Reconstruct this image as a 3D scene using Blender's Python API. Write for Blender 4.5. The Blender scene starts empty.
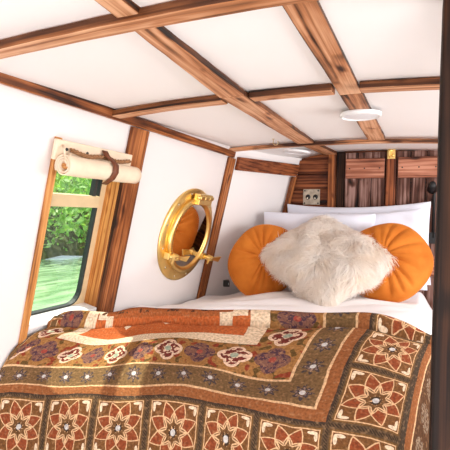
import bpy, bmesh, math, random
import numpy as np
from mathutils import Vector, Matrix
random.seed(7); rng = np.random.default_rng(7)
SC = bpy.context.scene; COL = SC.collection
LIFT = 1.45                                   # the layout below is metres relative to eye level; everything is raised at the end
SL = 0.225; LL = math.sqrt(1 + SL * SL)       # lean of the cabin side
def lin(r, g, b): return tuple(((c/255)/12.92 if c/255 <= .04045 else ((c/255+.055)/1.055)**2.4) for c in (r, g, b)) + (1,)

# ------------------------------------------------------------------ object helpers
def tag(o, label=None, cat=None, group=None, kind=None):
    if label: o['label'] = label
    if cat: o['category'] = cat
    if group: o['group'] = group
    if kind: o['kind'] = kind
    return o
def thing(name, loc, label, cat, group=None):
    o = bpy.data.objects.new(name, None); COL.objects.link(o)
    o.location = loc; o.empty_display_size = .05
    return tag(o, label, cat, group, 'thing')
def root_loc(o):
    v = Vector(o.location)
    while o.parent: o = o.parent; v = v + Vector(o.location)
    return v
def link(name, me, mats, parent=None, smooth=False, bevel=0, M=None):
    o = bpy.data.objects.new(name, me); COL.objects.link(o)
    for m in (mats if isinstance(mats, (list, tuple)) else [mats]): me.materials.append(m)
    if smooth:
        for p in me.polygons: p.use_smooth = True
    if M is not None: me.transform(M)
    if parent is not None:
        o.parent = parent
        o.matrix_parent_inverse = Matrix.Translation(-TOP(parent))
    if bevel:
        b = o.modifiers.new('bevel', 'BEVEL'); b.width = bevel; b.segments = 2; b.limit_method = 'ANGLE'
    return o
def TOP(o):
    while o.parent: o = o.parent
    return Vector(o.location)
def reparent(o, parent):   # child of a child: geometry is in world coordinates already
    o.parent = parent; o.matrix_parent_inverse = Matrix.Identity(4)
def child(name, me, mats, parent, **k):
    """part (parent top-level) or sub-part (parent is a part whose own origin is the world origin)"""
    o = link(name, me, mats, None, **k); o.parent = parent
    o.matrix_parent_inverse = Matrix.Identity(4) if parent.parent else Matrix.Translation(-Vector(parent.location))
    return o
def mesh(name, v, f, g=None, uv=None, midx=None):
    me = bpy.data.meshes.new(name); me.from_pydata([tuple(map(float, p)) for p in v], [], [tuple(map(int, q)) for q in f]); me.update()
    if g is not None:
        a = me.attributes.new('g', 'FLOAT_VECTOR', 'POINT'); a.data.foreach_set('vector', np.asarray(g, dtype=np.float32).ravel())
    if midx is not None:
        me.polygons.foreach_set('material_index', np.asarray(midx, dtype=np.int32))
    return me
class MB:
    """collects shapes into one mesh with grain coordinates"""
    def __init__(s): s.v = []; s.f = []; s.g = []; s.m = []; s.e = []
    def add(s, v, f, g=None, m=0, e=None):
        n = len(s.v); s.e += list(e) if e is not None else [0.0]*len(v); s.v += [tuple(p) for p in v]; s.f += [tuple(i + n for i in q) for q in f]
        s.g += [tuple(p) for p in (g if g is not None else v)]
        s.m += (list(m) if isinstance(m, (list, tuple)) else [m]*len(f))
    def bar(s, pts, W, w, T, t, side=0, seg=1, jit=0.0):
        """plank swept along pts (bottom-centre line); W,w width direction and size; T,t thickness"""
        pts = [Vector(p) for p in pts]; W = Vector(W).normalized(); T = Vector(T).normalized(); w0, w1 = w if isinstance(w, tuple) else (w, w)
        if seg > 1 and len(pts) == 2: pts = [pts[0].lerp(pts[1], i/seg) for i in range(seg+1)]
        off = Vector((random.uniform(-9, 9), random.uniform(-9, 9), random.uniform(-9, 9)))
        V = []; G = []; F = []; M = []; ED = []; L = 0
        for i, p in enumerate(pts):
            if i: L += (p - pts[i-1]).length
            w = w0 + (w1-w0)*i/(len(pts)-1)
            j1, j2 = random.uniform(-jit, jit), random.uniform(-jit, jit)
            for a, b in ((-1, 0), (1, 0), (1, 1), (-1, 1)):
                V.append(p + W*(a*w/2 + (j1 if a < 0 else j2)) + T*(b*t)); G.append(off + Vector((L, a*w/2, b*t))); ED.append(float(a))
        n = len(pts)
        for i in range(n-1):
            for k in range(4):
                F.append((4*i+k, 4*i+(k+1) % 4, 4*i+4+(k+1) % 4, 4*i+4+k)); M.append(side if k in (1, 3) else 0)
        F.append((3, 2, 1, 0)); F.append((4*n-4, 4*n-3, 4*n-2, 4*n-1)); M += [side, side]
        s.add(V, F, G, M, ED)
    def box(s, c, size, M=None):
        c = Vector(c); h = Vector(size)/2
        V = [Vector((x*h.x, y*h.y, z*h.z)) for x in (-1, 1) for y in (-1, 1) for z in (-1, 1)]
        if M is not None: V = [M @ p for p in V]
        s.add([p + c for p in V], [(0, 1, 3, 2), (4, 6, 7, 5), (0, 4, 5, 1), (2, 3, 7, 6), (0, 2, 6, 4), (1, 5, 7, 3)])
    def hexa(s, q0, q1):
        """solid between two quads (lists of 4 points)"""
        s.add(list(q0) + list(q1), [(3, 2, 1, 0), (4, 5, 6, 7)] + [(i, (i+1) % 4, 4+(i+1) % 4, 4+i) for i in range(4)])
    def tube(s, pts, r, n=10, cap=True):
        pts = [Vector(p) for p in pts]; N = len(pts); rs = r if isinstance(r, (list, tuple)) else [r]*N
        V = []; F = []; prev = None
        for i, p in enumerate(pts):
            d = (pts[min(i+1, N-1)] - pts[max(i-1, 0)]).normalized()
            if prev is None:
                a = d.orthogonal().normalized()
            else:
                a = (prev - d*prev.dot(d)).normalized()
            prev = a; b = d.cross(a)
            for k in range(n):
                t = 2*math.pi*k/n; V.append(p + (a*math.cos(t) + b*math.sin(t))*rs[i])
        for i in range(N-1):
            for k in range(n): F.append((i*n+k, i*n+(k+1) % n, (i+1)*n+(k+1) % n, (i+1)*n+k))
        if cap: F.append(tuple(range(n-1, -1, -1))); F.append(tuple((N-1)*n+k for k in range(n)))
        s.add(V, F)
    def lathe(s, prof, fr, n=48, sx=1, sy=1, close=False):
        """profile [(radius, height)] round a frame fr(a, b, h) -> point"""
        V = []; F = []; P = len(prof)
        for k in range(n):
            t = 2*math.pi*k/n
            for r, h in prof: V.append(fr(r*sx*math.cos(t), r*sy*math.sin(t), h))
        for k in range(n):
            for i in range(P if close else P-1):
                a, b = k*P+i, k*P+(i+1) % P; c, d = ((k+1) % n)*P+(i+1) % P, ((k+1) % n)*P+i
                F.append((a, b, c, d))
        s.add(V, F)
    def me(s, name): 
        m = mesh(name, s.v, s.f, s.g, None, s.m); at = m.attributes.new('burn', 'FLOAT', 'POINT'); at.data.foreach_set('value', np.asarray(s.e, dtype=np.float32))
        bm = bmesh.new(); bm.from_mesh(m); bmesh.ops.recalc_face_normals(bm, faces=bm.faces); bm.to_mesh(m); bm.free()
        return m

# ------------------------------------------------------------------ materials
def newmat(name):
    m = bpy.data.materials.new(name); m.use_nodes = True; nt = m.node_tree; nt.nodes.clear()
    out = nt.nodes.new('ShaderNodeOutputMaterial'); b = nt.nodes.new('ShaderNodeBsdfPrincipled')
    nt.links.new(b.outputs[0], out.inputs[0]); return m, nt, b
class E:
    nt = None
    def __init__(s, x): s.x = x
    @staticmethod
    def op(o, *a):
        n = E.nt.nodes.new('ShaderNodeMath'); n.operation = o
        for i, k in enumerate(a):
            k = k.x if isinstance(k, E) else k
            if isinstance(k, (int, float)): n.inputs[i].default_value = k
            else: E.nt.links.new(k, n.inputs[i])
        return E(n.outputs[0])
    def __add__(s, o): return E.op('ADD', s, o)
    __radd__ = __add__
    def __sub__(s, o): return E.op('SUBTRACT', s, o)
    def __rsub__(s, o): return E.op('SUBTRACT', o, s)
    def __mul__(s, o): return E.op('MULTIPLY', s, o)
    __rmul__ = __mul__
    def __truediv__(s, o): return E.op('DIVIDE', s, o)
    def __rtruediv__(s, o): return E.op('DIVIDE', o, s)
    def __lt__(s, o): return E.op('LESS_THAN', s, o)
    def __gt__(s, o): return E.op('GREATER_THAN', s, o)
def mn(a, b): return E.op('MINIMUM', a, b)
def mx(a, b): return E.op('MAXIMUM', a, b)
def ab(a): return E.op('ABSOLUTE', a)
def fr(a): return E.op('FRACT', a)
def fl(a): return E.op('FLOOR', a)
def sin(a): return E.op('SINE', a)
def cos(a): return E.op('COSINE', a)
def sq(a): return E.op('SQRT', a)
def within(a, lo, hi): return (a > lo) * (a < hi)
def mixc(f, a, b):
    n = E.nt.nodes.new('ShaderNodeMix'); n.data_type = 'RGBA'
    for i, k in ((0, f), (6, a), (7, b)):
        k = k.x if isinstance(k, E) else k
        if isinstance(k, (int, float, tuple)): n.inputs[i].default_value = k
        else: E.nt.links.new(k, n.inputs[i])
    return n.outputs[2]
def noise(vec, scale, detail=2, rough=.5):
    n = E.nt.nodes.new('ShaderNodeTexNoise'); n.inputs['Scale'].default_value = scale; n.inputs['Detail'].default_value = detail; n.inputs['Roughness'].default_value = rough
    if vec is not None: E.nt.links.new(vec.x if isinstance(vec, E) else vec, n.inputs['Vector'])
    return E(n.outputs[0])
def vec(x, y, z):
    n = E.nt.nodes.new('ShaderNodeCombineXYZ')
    for i, k in enumerate((x, y, z)):
        k = k.x if isinstance(k, E) else k
        if isinstance(k, (int, float)): n.inputs[i].default_value = k
        else: E.nt.links.new(k, n.inputs[i])
    return n.outputs[0]
def ramp(f, stops):
    n = E.nt.nodes.new('ShaderNodeValToRGB'); e = n.color_ramp.elements
    while len(e) < len(stops): e.new(.5)
    for i, (p, c) in enumerate(stops): e[i].position = p; e[i].color = c
    E.nt.links.new(f.x, n.inputs[0]); return n.outputs[0]
def bump(b, h, strength, dist=.01):
    n = E.nt.nodes.new('ShaderNodeBump'); n.inputs['Strength'].default_value = strength; n.inputs['Distance'].default_value = dist
    E.nt.links.new(h.x, n.inputs['Height']); E.nt.links.new(n.outputs[0], b.inputs['Normal'])
def objco():
    n = E.nt.nodes.new('ShaderNodeTexCoord'); return n.outputs['Object']
def plain(name, rgb, rough=.6, metal=0, var=.06, scale=6, bs=.0, bscale=200, spec=.4):
    m, nt, b = newmat(name); E.nt = nt; c = lin(*rgb)
    co = objco(); n = noise(co, scale, 3)
    d = tuple(x*(1-var) for x in c[:3]) + (1,); l = tuple(min(1, x*(1+var)) for x in c[:3]) + (1,)
    nt.links.new(ramp(n, [(.3, d), (.7, l)]), b.inputs['Base Color'])
    b.inputs['Roughness'].default_value = rough; b.inputs['Metallic'].default_value = metal; b.inputs['Specular IOR Level'].default_value = spec
    if bs: bump(b, noise(co, bscale, 2), bs, .004)
    return m
def wood(name, light, mid, dark, rings=30, scorch=.5, rough=.5, fine=.5, burn=1.0):
    m, nt, b = newmat(name); E.nt = nt
    a = nt.nodes.new('ShaderNodeAttribute'); a.attribute_name = 'g'
    sp = nt.nodes.new('ShaderNodeSeparateXYZ'); nt.links.new(a.outputs['Vector'], sp.inputs[0])
    x, y, z = E(sp.outputs[0]), E(sp.outputs[1]), E(sp.outputs[2])
    warp = noise(vec(x*1.1, y*6, z*6), 1, 2); warp2 = noise(vec(x*3.5, y*16, z*16), 1, 2)
    ph = (y + z*.8)*(rings*14) + warp*22 + warp2*5
    ring = sin(ph)*.5 + .5
    ring = 1.0 - (1.0 - ring)*(1.0 - ring)                                     # thin dark latewood lines
    fib = noise(vec(x*3, y*260, z*260), 1, 3, .65)                             # fibres
    sc = noise(vec(x*2.4, y*9, z*9), 1.3, 3, .6)                               # torch scorching
    kn = noise(vec(x*9, y*22, z*22), 1, 1)
    stk = noise(vec(x*2.2 + warp*.3, y*95 + warp*3, z*95), 1, 2, .55)
    v = ring*.16 + (stk - .5)*1.1 + .12 + fib*fine*1.2 + (sc - .5)*(1.35*scorch) + .04
    be = nt.nodes.new('ShaderNodeAttribute'); be.attribute_name = 'burn'
    ed = E.op('POWER', ab(E(be.outputs['Fac'])), 5.0)
    v = v - ed*(.16 + (noise(vec(x*3, y*8, z*8), 1, 2) - .4)*.9)*burn
    k = E.op('SMOOTH_MIN', 1.0, (0.8 - kn)*6.0, .1)
    k = mx(k, 0.0)
    v = v * k
    nt.links.new(ramp(v, [(.08, lin(*dark)), (.42, lin(*mid)), (.8, lin(*light))]), b.inputs['Base Color'])
    b.inputs['Roughness'].default_value = rough; b.inputs['Specular IOR Level'].default_value = .22
    bump(b, v, .25, .002); return m
M = {}
M['beam'] = wood('torched pine', (224, 176, 138), (180, 120, 80), (58, 30, 17), 20, .9)
M['beamdark'] = wood('charred pine edge', (150, 92, 52), (84, 46, 24), (28, 15, 9), 24, .8)
M['post'] = wood('torched pine post', (186, 118, 68), (122, 66, 32), (44, 20, 10), 20, .8)
M['reveal'] = wood('scorched reveal board', (222, 158, 88), (160, 92, 42), (48, 22, 10), 26, .6)
M['casing'] = wood('golden pine casing', (220, 166, 104), (186, 124, 68), (96, 54, 24), 24, .5)
M['dark'] = wood('dark charred timber', (66, 38, 22), (30, 16, 9), (10, 6, 4), 30, .9, .7)
M['wallboard'] = wood('reddish charred board', (148, 84, 48), (92, 44, 21), (32, 14, 8), 22, .9)
M['door'] = wood('greyed charred planks', (156, 122, 112), (92, 56, 44), (26, 15, 12), 20, 1.1, .6)
M['ledge'] = wood('reddish ledge board', (196, 138, 112), (152, 92, 68), (52, 26, 18), 18, .6)
M['white'] = plain('white painted panel', (229, 223, 221), .55, var=.012, scale=2)
M['ceil'] = plain('white ceiling panel', (245, 242, 240), .55, var=.012, scale=2)
M['floor'] = plain('brown floor', (120, 84, 56), .5)
M['cream'] = plain('cream enamel', (214, 190, 150), .4, var=.05, scale=20)
M['rubber'] = plain('dark rubber', (46, 48, 46), .6)
M['brass'] = plain('polished brass', (244, 208, 130), .33, 1, .1, 18, .05, 60)
M['brassold'] = plain('worn brass', (196, 176, 140), .38, 1, .25, 30)
M['pewter'] = plain('tarnished pewter', (168, 156, 140), .4, .7, .3, 40)
M['chrome'] = plain('pale metal', (225, 220, 205), .25, 1)
M['black'] = plain('black plastic', (22, 21, 22), .45)
M['canvas'] = plain('cream canvas', (232, 212, 186), .9, var=.05, scale=30, bs=.2, bscale=500)
M['leather'] = plain('brown leather', (112, 62, 38), .5, var=.15, scale=40)
M['rope'] = plain('brown braided rope', (158, 116, 80), .9, var=.25, scale=120)
M['sheet'] = plain('white cotton', (238, 236, 238), .9, var=.015, scale=3, bs=.25, bscale=14, spec=.15)
M['pillow'] = plain('cool white cotton', (226, 230, 242), .9, var=.015, scale=3, bs=.3, bscale=11, spec=.15)
M['plastic'] = plain('white plastic', (232, 231, 231), .4, var=.01)
M['mattress'] = plain('mattress ticking', (226, 220, 208), .9)
M['stone'] = plain('earth bank', (70, 74, 44), .95, var=.3, scale=3)
m, nt, b = newmat('orange velvet'); E.nt = nt
n1 = noise(objco(), 9, 3)
nt.links.new(ramp(n1, [(.3, lin(180, 96, 26)), (.7, lin(206, 122, 44))]), b.inputs['Base Color'])
b.inputs['Roughness'].default_value = .8; b.inputs['Specular IOR Level'].default_value = .2
b.inputs['Sheen Weight'].default_value = .5; b.inputs['Sheen Roughness'].default_value = .4; b.inputs['Sheen Tint'].default_value = lin(255, 180, 90)
bump(b, noise(objco(), 26, 3), .25, .01); M['velvet'] = m
m, nt, b = newmat('white fur'); E.nt = nt
nt.links.new(ramp(noise(objco(), 14, 2), [(.3, lin(250, 240, 228)), (.65, lin(255, 253, 250))]), b.inputs['Base Color'])
b.inputs['Roughness'].default_value = .75; b.inputs['Specular IOR Level'].default_value = .2; M['fur'] = m
tl = nt.nodes.new('ShaderNodeBsdfTranslucent'); tl.inputs[0].default_value = lin(255, 250, 244); mxs = nt.nodes.new('ShaderNodeMixShader'); mxs.inputs[0].default_value = .55
out = [n for n in nt.nodes if n.type == 'OUTPUT_MATERIAL'][0]
nt.links.new(b.outputs[0], mxs.inputs[1]); nt.links.new(tl.outputs[0], mxs.inputs[2]); nt.links.new(mxs.outputs[0], out.inputs[0])
m, nt, b = newmat('mirror glass'); b.inputs['Base Color'].default_value = lin(236, 226, 214); b.inputs['Metallic'].default_value = 1; b.inputs['Roughness'].default_value = .04; M['mirror'] = m
m, nt, b = newmat('window glass'); E.nt = nt
tr = nt.nodes.new('ShaderNodeBsdfTransparent'); tr.inputs[0].default_value = lin(236, 244, 240); gl = nt.nodes.new('ShaderNodeBsdfGlossy'); gl.inputs['Roughness'].default_value = .02
mxs = nt.nodes.new('ShaderNodeMixShader'); mxs.inputs[0].default_value = .05
nt.links.new(tr.outputs[0], mxs.inputs[1]); nt.links.new(gl.outputs[0], mxs.inputs[2])
nt.links.new(mxs.outputs[0], [n for n in nt.nodes if n.type == 'OUTPUT_MATERIAL'][0].inputs[0]); M['glass'] = m
m, nt, b = newmat('lamp diffuser'); b.inputs['Base Color'].default_value = lin(226, 226, 230); b.inputs['Roughness'].default_value = .35
b.inputs['Emission Color'].default_value = lin(255, 244, 232); b.inputs['Emission Strength'].default_value = .05; M['lamp'] = m
m, nt, b = newmat('green canal water'); E.nt = nt
co = objco(); sp = nt.nodes.new('ShaderNodeMapping'); sp.inputs['Scale'].default_value = (1.2, .35, 1); nt.links.new(co, sp.inputs[0])
wn = noise(sp.outputs[0], 5, 3)
nt.links.new(ramp(wn, [(.35, lin(120, 152, 112)), (.7, lin(176, 200, 160))]), b.inputs['Base Color'])
b.inputs['Roughness'].default_value = .12; bump(b, wn, .35, .05); M['water'] = m
m, nt, b = newmat('green leaves'); E.nt = nt
ln = noise(objco(), 1.3, 3); ln2 = noise(objco(), 9, 1)
nt.links.new(ramp(ln*.6 + ln2*.4, [(.36, lin(70, 116, 60)), (.5, lin(140, 190, 104)), (.62, lin(222, 240, 180))]), b.inputs['Base Color'])
b.inputs['Roughness'].default_value = .6
tl = nt.nodes.new('ShaderNodeBsdfTranslucent'); tl.inputs[0].default_value = lin(170, 210, 90); mxs = nt.nodes.new('ShaderNodeMixShader'); mxs.inputs[0].default_value = .4
out = [n for n in nt.nodes if n.type == 'OUTPUT_MATERIAL'][0]
nt.links.new(b.outputs[0], mxs.inputs[1]); nt.links.new(tl.outputs[0], mxs.inputs[2]); nt.links.new(mxs.outputs[0], out.inputs[0]); M['leaf'] = m

def quilt_material():
    m, nt, b = newmat('jacquard throw'); E.nt = nt
    uvn = nt.nodes.new('ShaderNodeUVMap'); uvn.uv_map = 'UVMap'
    sp = nt.nodes.new('ShaderNodeSeparateXYZ'); nt.links.new(uvn.outputs[0], sp.inputs[0])
    X0, Y0 = E(sp.outputs[0])*10 - 9.0, E(sp.outputs[1])*10 - 4.0          # cloth units (one panel = 1)
    wv = noise(uvn.outputs[0], 60, 2)
    wob = (wv - .5)*.03
    X, Y = X0 + wob, Y0 + (noise(uvn.outputs[0], 47, 2) - .5)*.03
    CREAM = lin(214, 172, 130); OLIVE = lin(112, 78, 42); RED = lin(134, 66, 38); OCHRE = lin(150, 104, 58); DARK = lin(62, 46, 34)
    BROWN = lin(140, 84, 48); SMALL = lin(112, 84, 54); ORANGE = lin(184, 94, 48); GREY = lin(196, 190, 186); PURP = lin(116, 78, 66); WHITE = lin(224, 198, 168)
    nX = 0 - X
    t = mn(mn(nX, Y), X + 7.0)
    along = E.op('ADD', (Y < mn(nX, X + 7.0))*nX, (Y > mn(nX, X + 7.0))*Y)
    fine = noise(uvn.outputs[0], 260, 1)
    # --- panel rosettes
    fx, fy = fr(X) - .5, fr(Y) - .5
    r = sq(fx*fx + fy*fy); th = E.op('ARCTAN2', fy, fx)
    seg = th*(8/6.28318) + .5
    da = ab(fr(seg) - .5)*(6.28318/8)                 # angle from nearest petal axis
    db = (6.28318/16) - da                            # angle from nearest in-between axis
    dl, dlo = da*r, db*r
    hw1 = sin(mn(mx(r - .03, 0.0)/.235, 1.0)*3.14159)*.062
    u2 = ab(mn(mx(r - .115, 0.0)/.315, 1.0)*2.0 - 1.0); hw2 = (1.0 - u2*u2*.35 - u2*.65)*.106
    in1 = dl < hw1; in2 = (dlo < hw2)*(r > .12)*(r < .43)
    ln1 = (ab(dl - hw1) < .0105)*(r < .262)*(r > .05)
    ln2 = (ab(dlo - hw2) < .011)*(r < .436)*(r > .125)
    ax, ay = ab(fx), ab(fy)
    p1x, p1y = ax - .372, ay - .318
    p2x, p2y = ax - .318, ay - .372
    lf1 = (p1x*p1x*1500 + p1y*p1y*190) < 1.0
    lf2 = (p2x*p2x*190 + p2y*p2y*1500) < 1.0
    mxa = mx(ax, ay)
    c = mixc(mn(mx((r - .1)*3.2, 0.0), 1.0), OLIVE, lin(112, 72, 40))
    c = mixc(in2, c, RED)
    c = mixc(in1*(r > .05), c, lin(104, 70, 40))
    c = mixc(mx(ln1, ln2), c, CREAM)
    c = mixc(mx(lf1, lf2), c, WHITE)
    c = mixc((r < .075)*(fine > .42), c, DARK)
    c = mixc(r < .045, c, GREY)
    c = mixc(within(mxa, .408, .424), c, CREAM)
    c = mixc(mxa > .424, c, mixc((mxa > .448), OLIVE, lin(88, 68, 48)))
    c = mixc((mxa > .47)*(fr((fx + fy)*22) > .5), c, lin(54, 42, 34))
    # --- outside the panels
    o = 0 - t
    c2 = mixc(o > 1.14, lin(70, 58, 46), BROWN)
    c2 = mixc(within(o, 1.40, 1.44), c2, CREAM)
    c2 = mixc(o > 1.44, c2, lin(84, 56, 36))
    qa, qb = fr(along/.5) - .5, (o - 1.72)*2
    qr = sq(qa*qa + qb*qb)
    c2 = mixc((qr < .34)*(fine > .5)*(o > 1.44), c2, lin(150, 130, 110))
    c = mixc(o > 1.0, c, c2)
    # --- brown stripe and cream lines
    c = mixc(t > 0.0, c, mixc(t < .03, BROWN, lin(60, 48, 40)))
    c = mixc(within(t, .20, .235), c, CREAM)
    # --- band of small flowers
    q1 = (fr((along - .45)/.48 + .5) - .5)*.48; q2 = t - .45
    r2 = sq(q1*q1 + q2*q2); t2 = E.op('ARCTAN2', q2, q1)
    pet = cos(t2*8)*.5 + .5
    c3 = mixc((r2 < (pet*.075 + .085))*(fine > .40), SMALL, lin(66, 58, 60))
    c3 = mixc((r2 < (pet*.06 + .05))*(fine > .52), c3, lin(150, 122, 112))
    c3 = mixc(r2 < .04, c3, GREY)
    c = mixc(within(t, .235, .655), c, c3)
    c = mixc(within(t, .655, .695), c, CREAM)
    # --- band of lobed medallions
    sA = along - 1.04; kk = E.op('ROUND', sA/.57); m1 = sA - kk*.57; m2 = t - 1.04
    r3 = sq(m1*m1*.92 + m2*m2); t3 = E.op('ARCTAN2', m2, m1)
    lob = ab(cos(t3*2))*.07 + .185
    par = fr(kk*.5) > .25
    med = noise(uvn.outputs[0], 120, 1)
    ca = mixc(within(r3/lob, .30, .80)*(med > .46), lin(220, 186, 160), lin(108, 44, 38))
    ca = mixc((r3 < .06), ca, lin(150, 160, 140))
    cb = mixc(med > .52, PURP, lin(74, 50, 60)); cb = mixc((fine > .6), cb, lin(150, 104, 90)); cb = mixc(r3 < .05, cb, lin(150, 66, 56))
    c4 = mixc((noise(uvn.outputs[0], 75, 0) > .62)*(r3 > .2), OCHRE, lin(94, 70, 36))
    c4 = mixc((noise(uvn.outputs[0], 66, 0) < .34)*(r3 > .2), c4, lin(134, 56, 36))
    c4 = mixc(r3 < lob, c4, mixc(par, cb, ca))
    c = mixc(within(t, .695, 1.38), c, c4)
    # --- pale frame and orange field with stepped motifs
    c = mixc(within(t, 1.38, 1.62), c, WHITE)
    sX = ab(X + 3.5); st = fl((sX - 1.45)*5)*.13
    c5 = mixc((Y > 2.2), ORANGE, lin(158, 86, 46))
    c5 = mixc((ab(Y - 2.16 - st) < .1)*within(sX, 1.45, 2.5), c5, WHITE)
    c5 = mixc((noise(uvn.outputs[0], 58, 1) > .58)*(Y > 2.28)*(Y < 2.5), c5, lin(84, 48, 34))
    dX = ab(fr(X*.8) - .5)*1.25; dm = dX + ab(Y - 1.98)*1.6
    c5 = mixc(dm < .11, c5, WHITE)
    c = mixc(t > 1.62, c, c5)
    # --- woven yarn
    nt.links.new(mixc(mx((noise(uvn.outputs[0], 170, 1) - .54)*1.3, 0.0), mixc(mx((fine - .36)*1.3, 0.0), c, lin(44, 28, 20)), lin(190, 146, 104)), b.inputs['Base Color'])
    b.inputs['Roughness'].default_value = .92; b.inputs['Specular IOR Level'].default_value = .12
    bump(b, fine + noise(uvn.outputs[0], 420, 1), .5, .003)
    return m
M['quilt'] = quilt_material()

# ------------------------------------------------------------------ geometry of the cabin side
N_IN = Vector((1, 0, -SL)).normalized(); UP_W = Vector((SL, 0, 1)).normalized()
def wp(y, z, off=0.0): return Vector((-.95 - SL*(.325 - z), y, z)) + N_IN*off
def apex(y): return .3195 + .024*y
def ceil_z(x, y):
    k = 1.0 if y < 2.15 else 1 + 2.0*(y - 2.15)/.45
    d = (x + .42)*k
    return apex(y) - (.045*d*d if x < -.42 else .07*(x + .42)**2)
def edge_x(y): return -.945 + (max(0, y - 2.15))*(.225/.45)

# floor, far wall, ceiling, right wall
fb = MB(); fb.box((-.1, .6, -1.475), (2.5, 4.3, .05)); tag(link('floor', fb.me('floor'), M['floor']), kind='structure')
ys = np.linspace(-1.4, 2.66, 30); xs = np.linspace(0, 1, 40); V = []; F = []
for y in ys:
    x0 = edge_x(y) - .03
    for u in xs:
        x = x0 + (1.0 - x0)*u; V.append((x, y, ceil_z(x, y)))
nl = len(V)
for y in ys:
    x0 = edge_x(y) - .03
    for u in xs:
        x = x0 + (1.0 - x0)*u; V.append((x, y, ceil_z(x, y) + .04))
for i in range(29):
    for j in range(39):
        a = i*40 + j; F.append((a, a+40, a+41, a+1)); F.append((nl+a, nl+a+1, nl+a+41, nl+a+40))
for i in range(29):
    for a, b2 in ((i*40, (i+1)*40), ((i+1)*40+39, i*40+39)): F.append((a, nl+a, nl+b2, b2))
for j in range(39):
    for a, b2 in ((j+1, j), (29*40+j, 29*40+j+1)): F.append((a, nl+a, nl+b2, b2))
tag(link('ceiling', mesh('ceiling', V, F), M['ceil'], smooth=True), kind='structure')
# left wall with its window opening
WY0, WY1, WZ0, WZ1 = .965, 1.285, -.362, .21
wb = MB(); TH = -.06
def wquad(y0, y1, z0, z1):
    q = [(y0, z0), (y1, z0), (y1, z1), (y0, z1)]
    wb.hexa([wp(y, z, TH) for y, z in q], [wp(y, z, 0) for y, z in q])
wquad(-1.4, WY0, -1.449, .37); wquad(WY1, 2.165, -1.449, .37); wquad(WY0, WY1, -1.449, WZ0); wquad(WY0, WY1, WZ1, .37)
tag(link('wall_left', wb.me('wall_left'), M['white']), kind='structure')
# tapering wall between the porthole post and the end corner
def wq(y, z, off=0.0):     # point on the tapering wall
    x = -.945 + (y - 2.15)*.5 - .235*(.28 - z); return Vector((x, y, z)) + Vector((.87, -.43, -.2)).normalized()*off
q = [(2.15, -1.449), (2.62, -1.449), (2.62, .37), (2.15, .37)]
wb2 = MB(); wb2.hexa([wq(y, z, -.05) for y, z in q], [wq(y, z) for y, z in q]); tag(link('wall_corner', wb2.me('wall_corner'), M['white']), kind='structure')
wb3 = MB(); wb3.box((.03, 2.66, -.5), (2.0, .06, 1.9)); tag(link('wall_end', wb3.me('wall_end'), M['wallboard']), kind='structure')
wb4 = MB()
for z0, z1, y0, y1 in ((-1.449, -.15, -1.4, 2.6), (.2, .25, -1.4, 2.6), (-.15, .2, -1.4, -.1), (-.15, .2, 2.3, 2.6)):
    wb4.box((1.0, (y0+y1)/2, (z0+z1)/2), (.06, y1-y0, z1-z0))
tag(link('wall_right', wb4.me('wall_right'), M['white']), kind='structure')

# ------------------------------------------------------------------ roof timbers
def arch(y, x0, x1, zf, n=26, t=.019, hw=.03):
    P = []
    for i in range(n+1):
        x = x0 + (x1-x0)*i/n; P.append((x, y, min(zf(x), min(ceil_z(x, y-hw), ceil_z(x, y+hw)) - t - .0015)))
    return P
YV = (0, 1, 0); ZV = (0, 0, 1)
b1 = MB(); b1.bar(arch(.612, -.94, .9, lambda x: min(.314 - .02*(x+.3)**2, ceil_z(x, .6) - .012)), YV, .04, ZV, .019, side=1, jit=.0012)
o = link('roof_beam', b1.me('roof_beam'), [M['beam'], M['beamdark']], bevel=.003)
tag(o, 'nearest torched timber cross beam, sweeping up from upper left of the ceiling', 'beam', kind='thing')
A0, A1 = Vector((-.487, 1.05, .324)), Vector((-.537, 2.06, .349))
ad = (A1 - A0)/(A1.y - A0.y)
Bp, Bq = Vector((-.186, .667, .325)), Vector((-.211, 2.0, .349)); bd = (Bq - Bp)/(Bq.y - Bp.y)
KA = [(.1, -.41, .320), (.64, -.458, .322), (1.12, -.498, .326), (2.07, -.539, .35), (2.14, -.538, .352), (2.6, -.515, .362)]
def onA(y):
    for (a, xa, za), (b, xb, zb) in zip(KA, KA[1:]):
        if y <= b: u = (y - a)/(b - a); return Vector((xa + (xb-xa)*u, y, za + (zb-za)*u))
def onB(y): return Bp + bd*(y - Bp.y)
zf2 = lambda x: .329 - .075*(x + .42)**2
t = thing('roof_beam', (-.4, 1.15, zf2(-.4)), 'middle timber cross beam in pieces, between the two lengthwise ceiling planks', 'beam')
for x0, x1 in ((-.985, onA(1.15).x - .042), (onA(1.15).x + .041, onB(1.15).x - .034), (onB(1.15).x + .034, .9)):
    mb = MB(); mb.bar(arch(1.165, x0, x1, zf2, 14), YV, .05, ZV, .0185, side=1, jit=.001); child('beam_segment', mb.me('beam_segment'), [M['beam'], M['beamdark']], t, bevel=.003)
b3 = MB(); b3.bar(arch(2.12, -.96, .9, lambda x: .357 - .085*(x + .4)**2, t=.024), YV, .034, ZV, .018, side=0, jit=.001)
o = link('roof_beam', b3.me('roof_beam'), [M['beam'], M['beamdark']], bevel=.003)
tag(o, 'farthest and thinnest cross beam, arching just in front of the plank end wall', 'beam', kind='thing')
def plank(label, fn, y_list):
    t = thing('ceiling_plank', fn(1.2), label, 'plank')
    for y0, y1, w0 in y_list:
        mb = MB(); mb.bar([fn(y0), fn(y1)], (1, 0, 0), w0, ZV, .016, side=1, seg=14, jit=.001)
        child('plank_board', mb.me('plank_board'), [M['beam'], M['beamdark']], t, bevel=.003)
    return t
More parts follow.
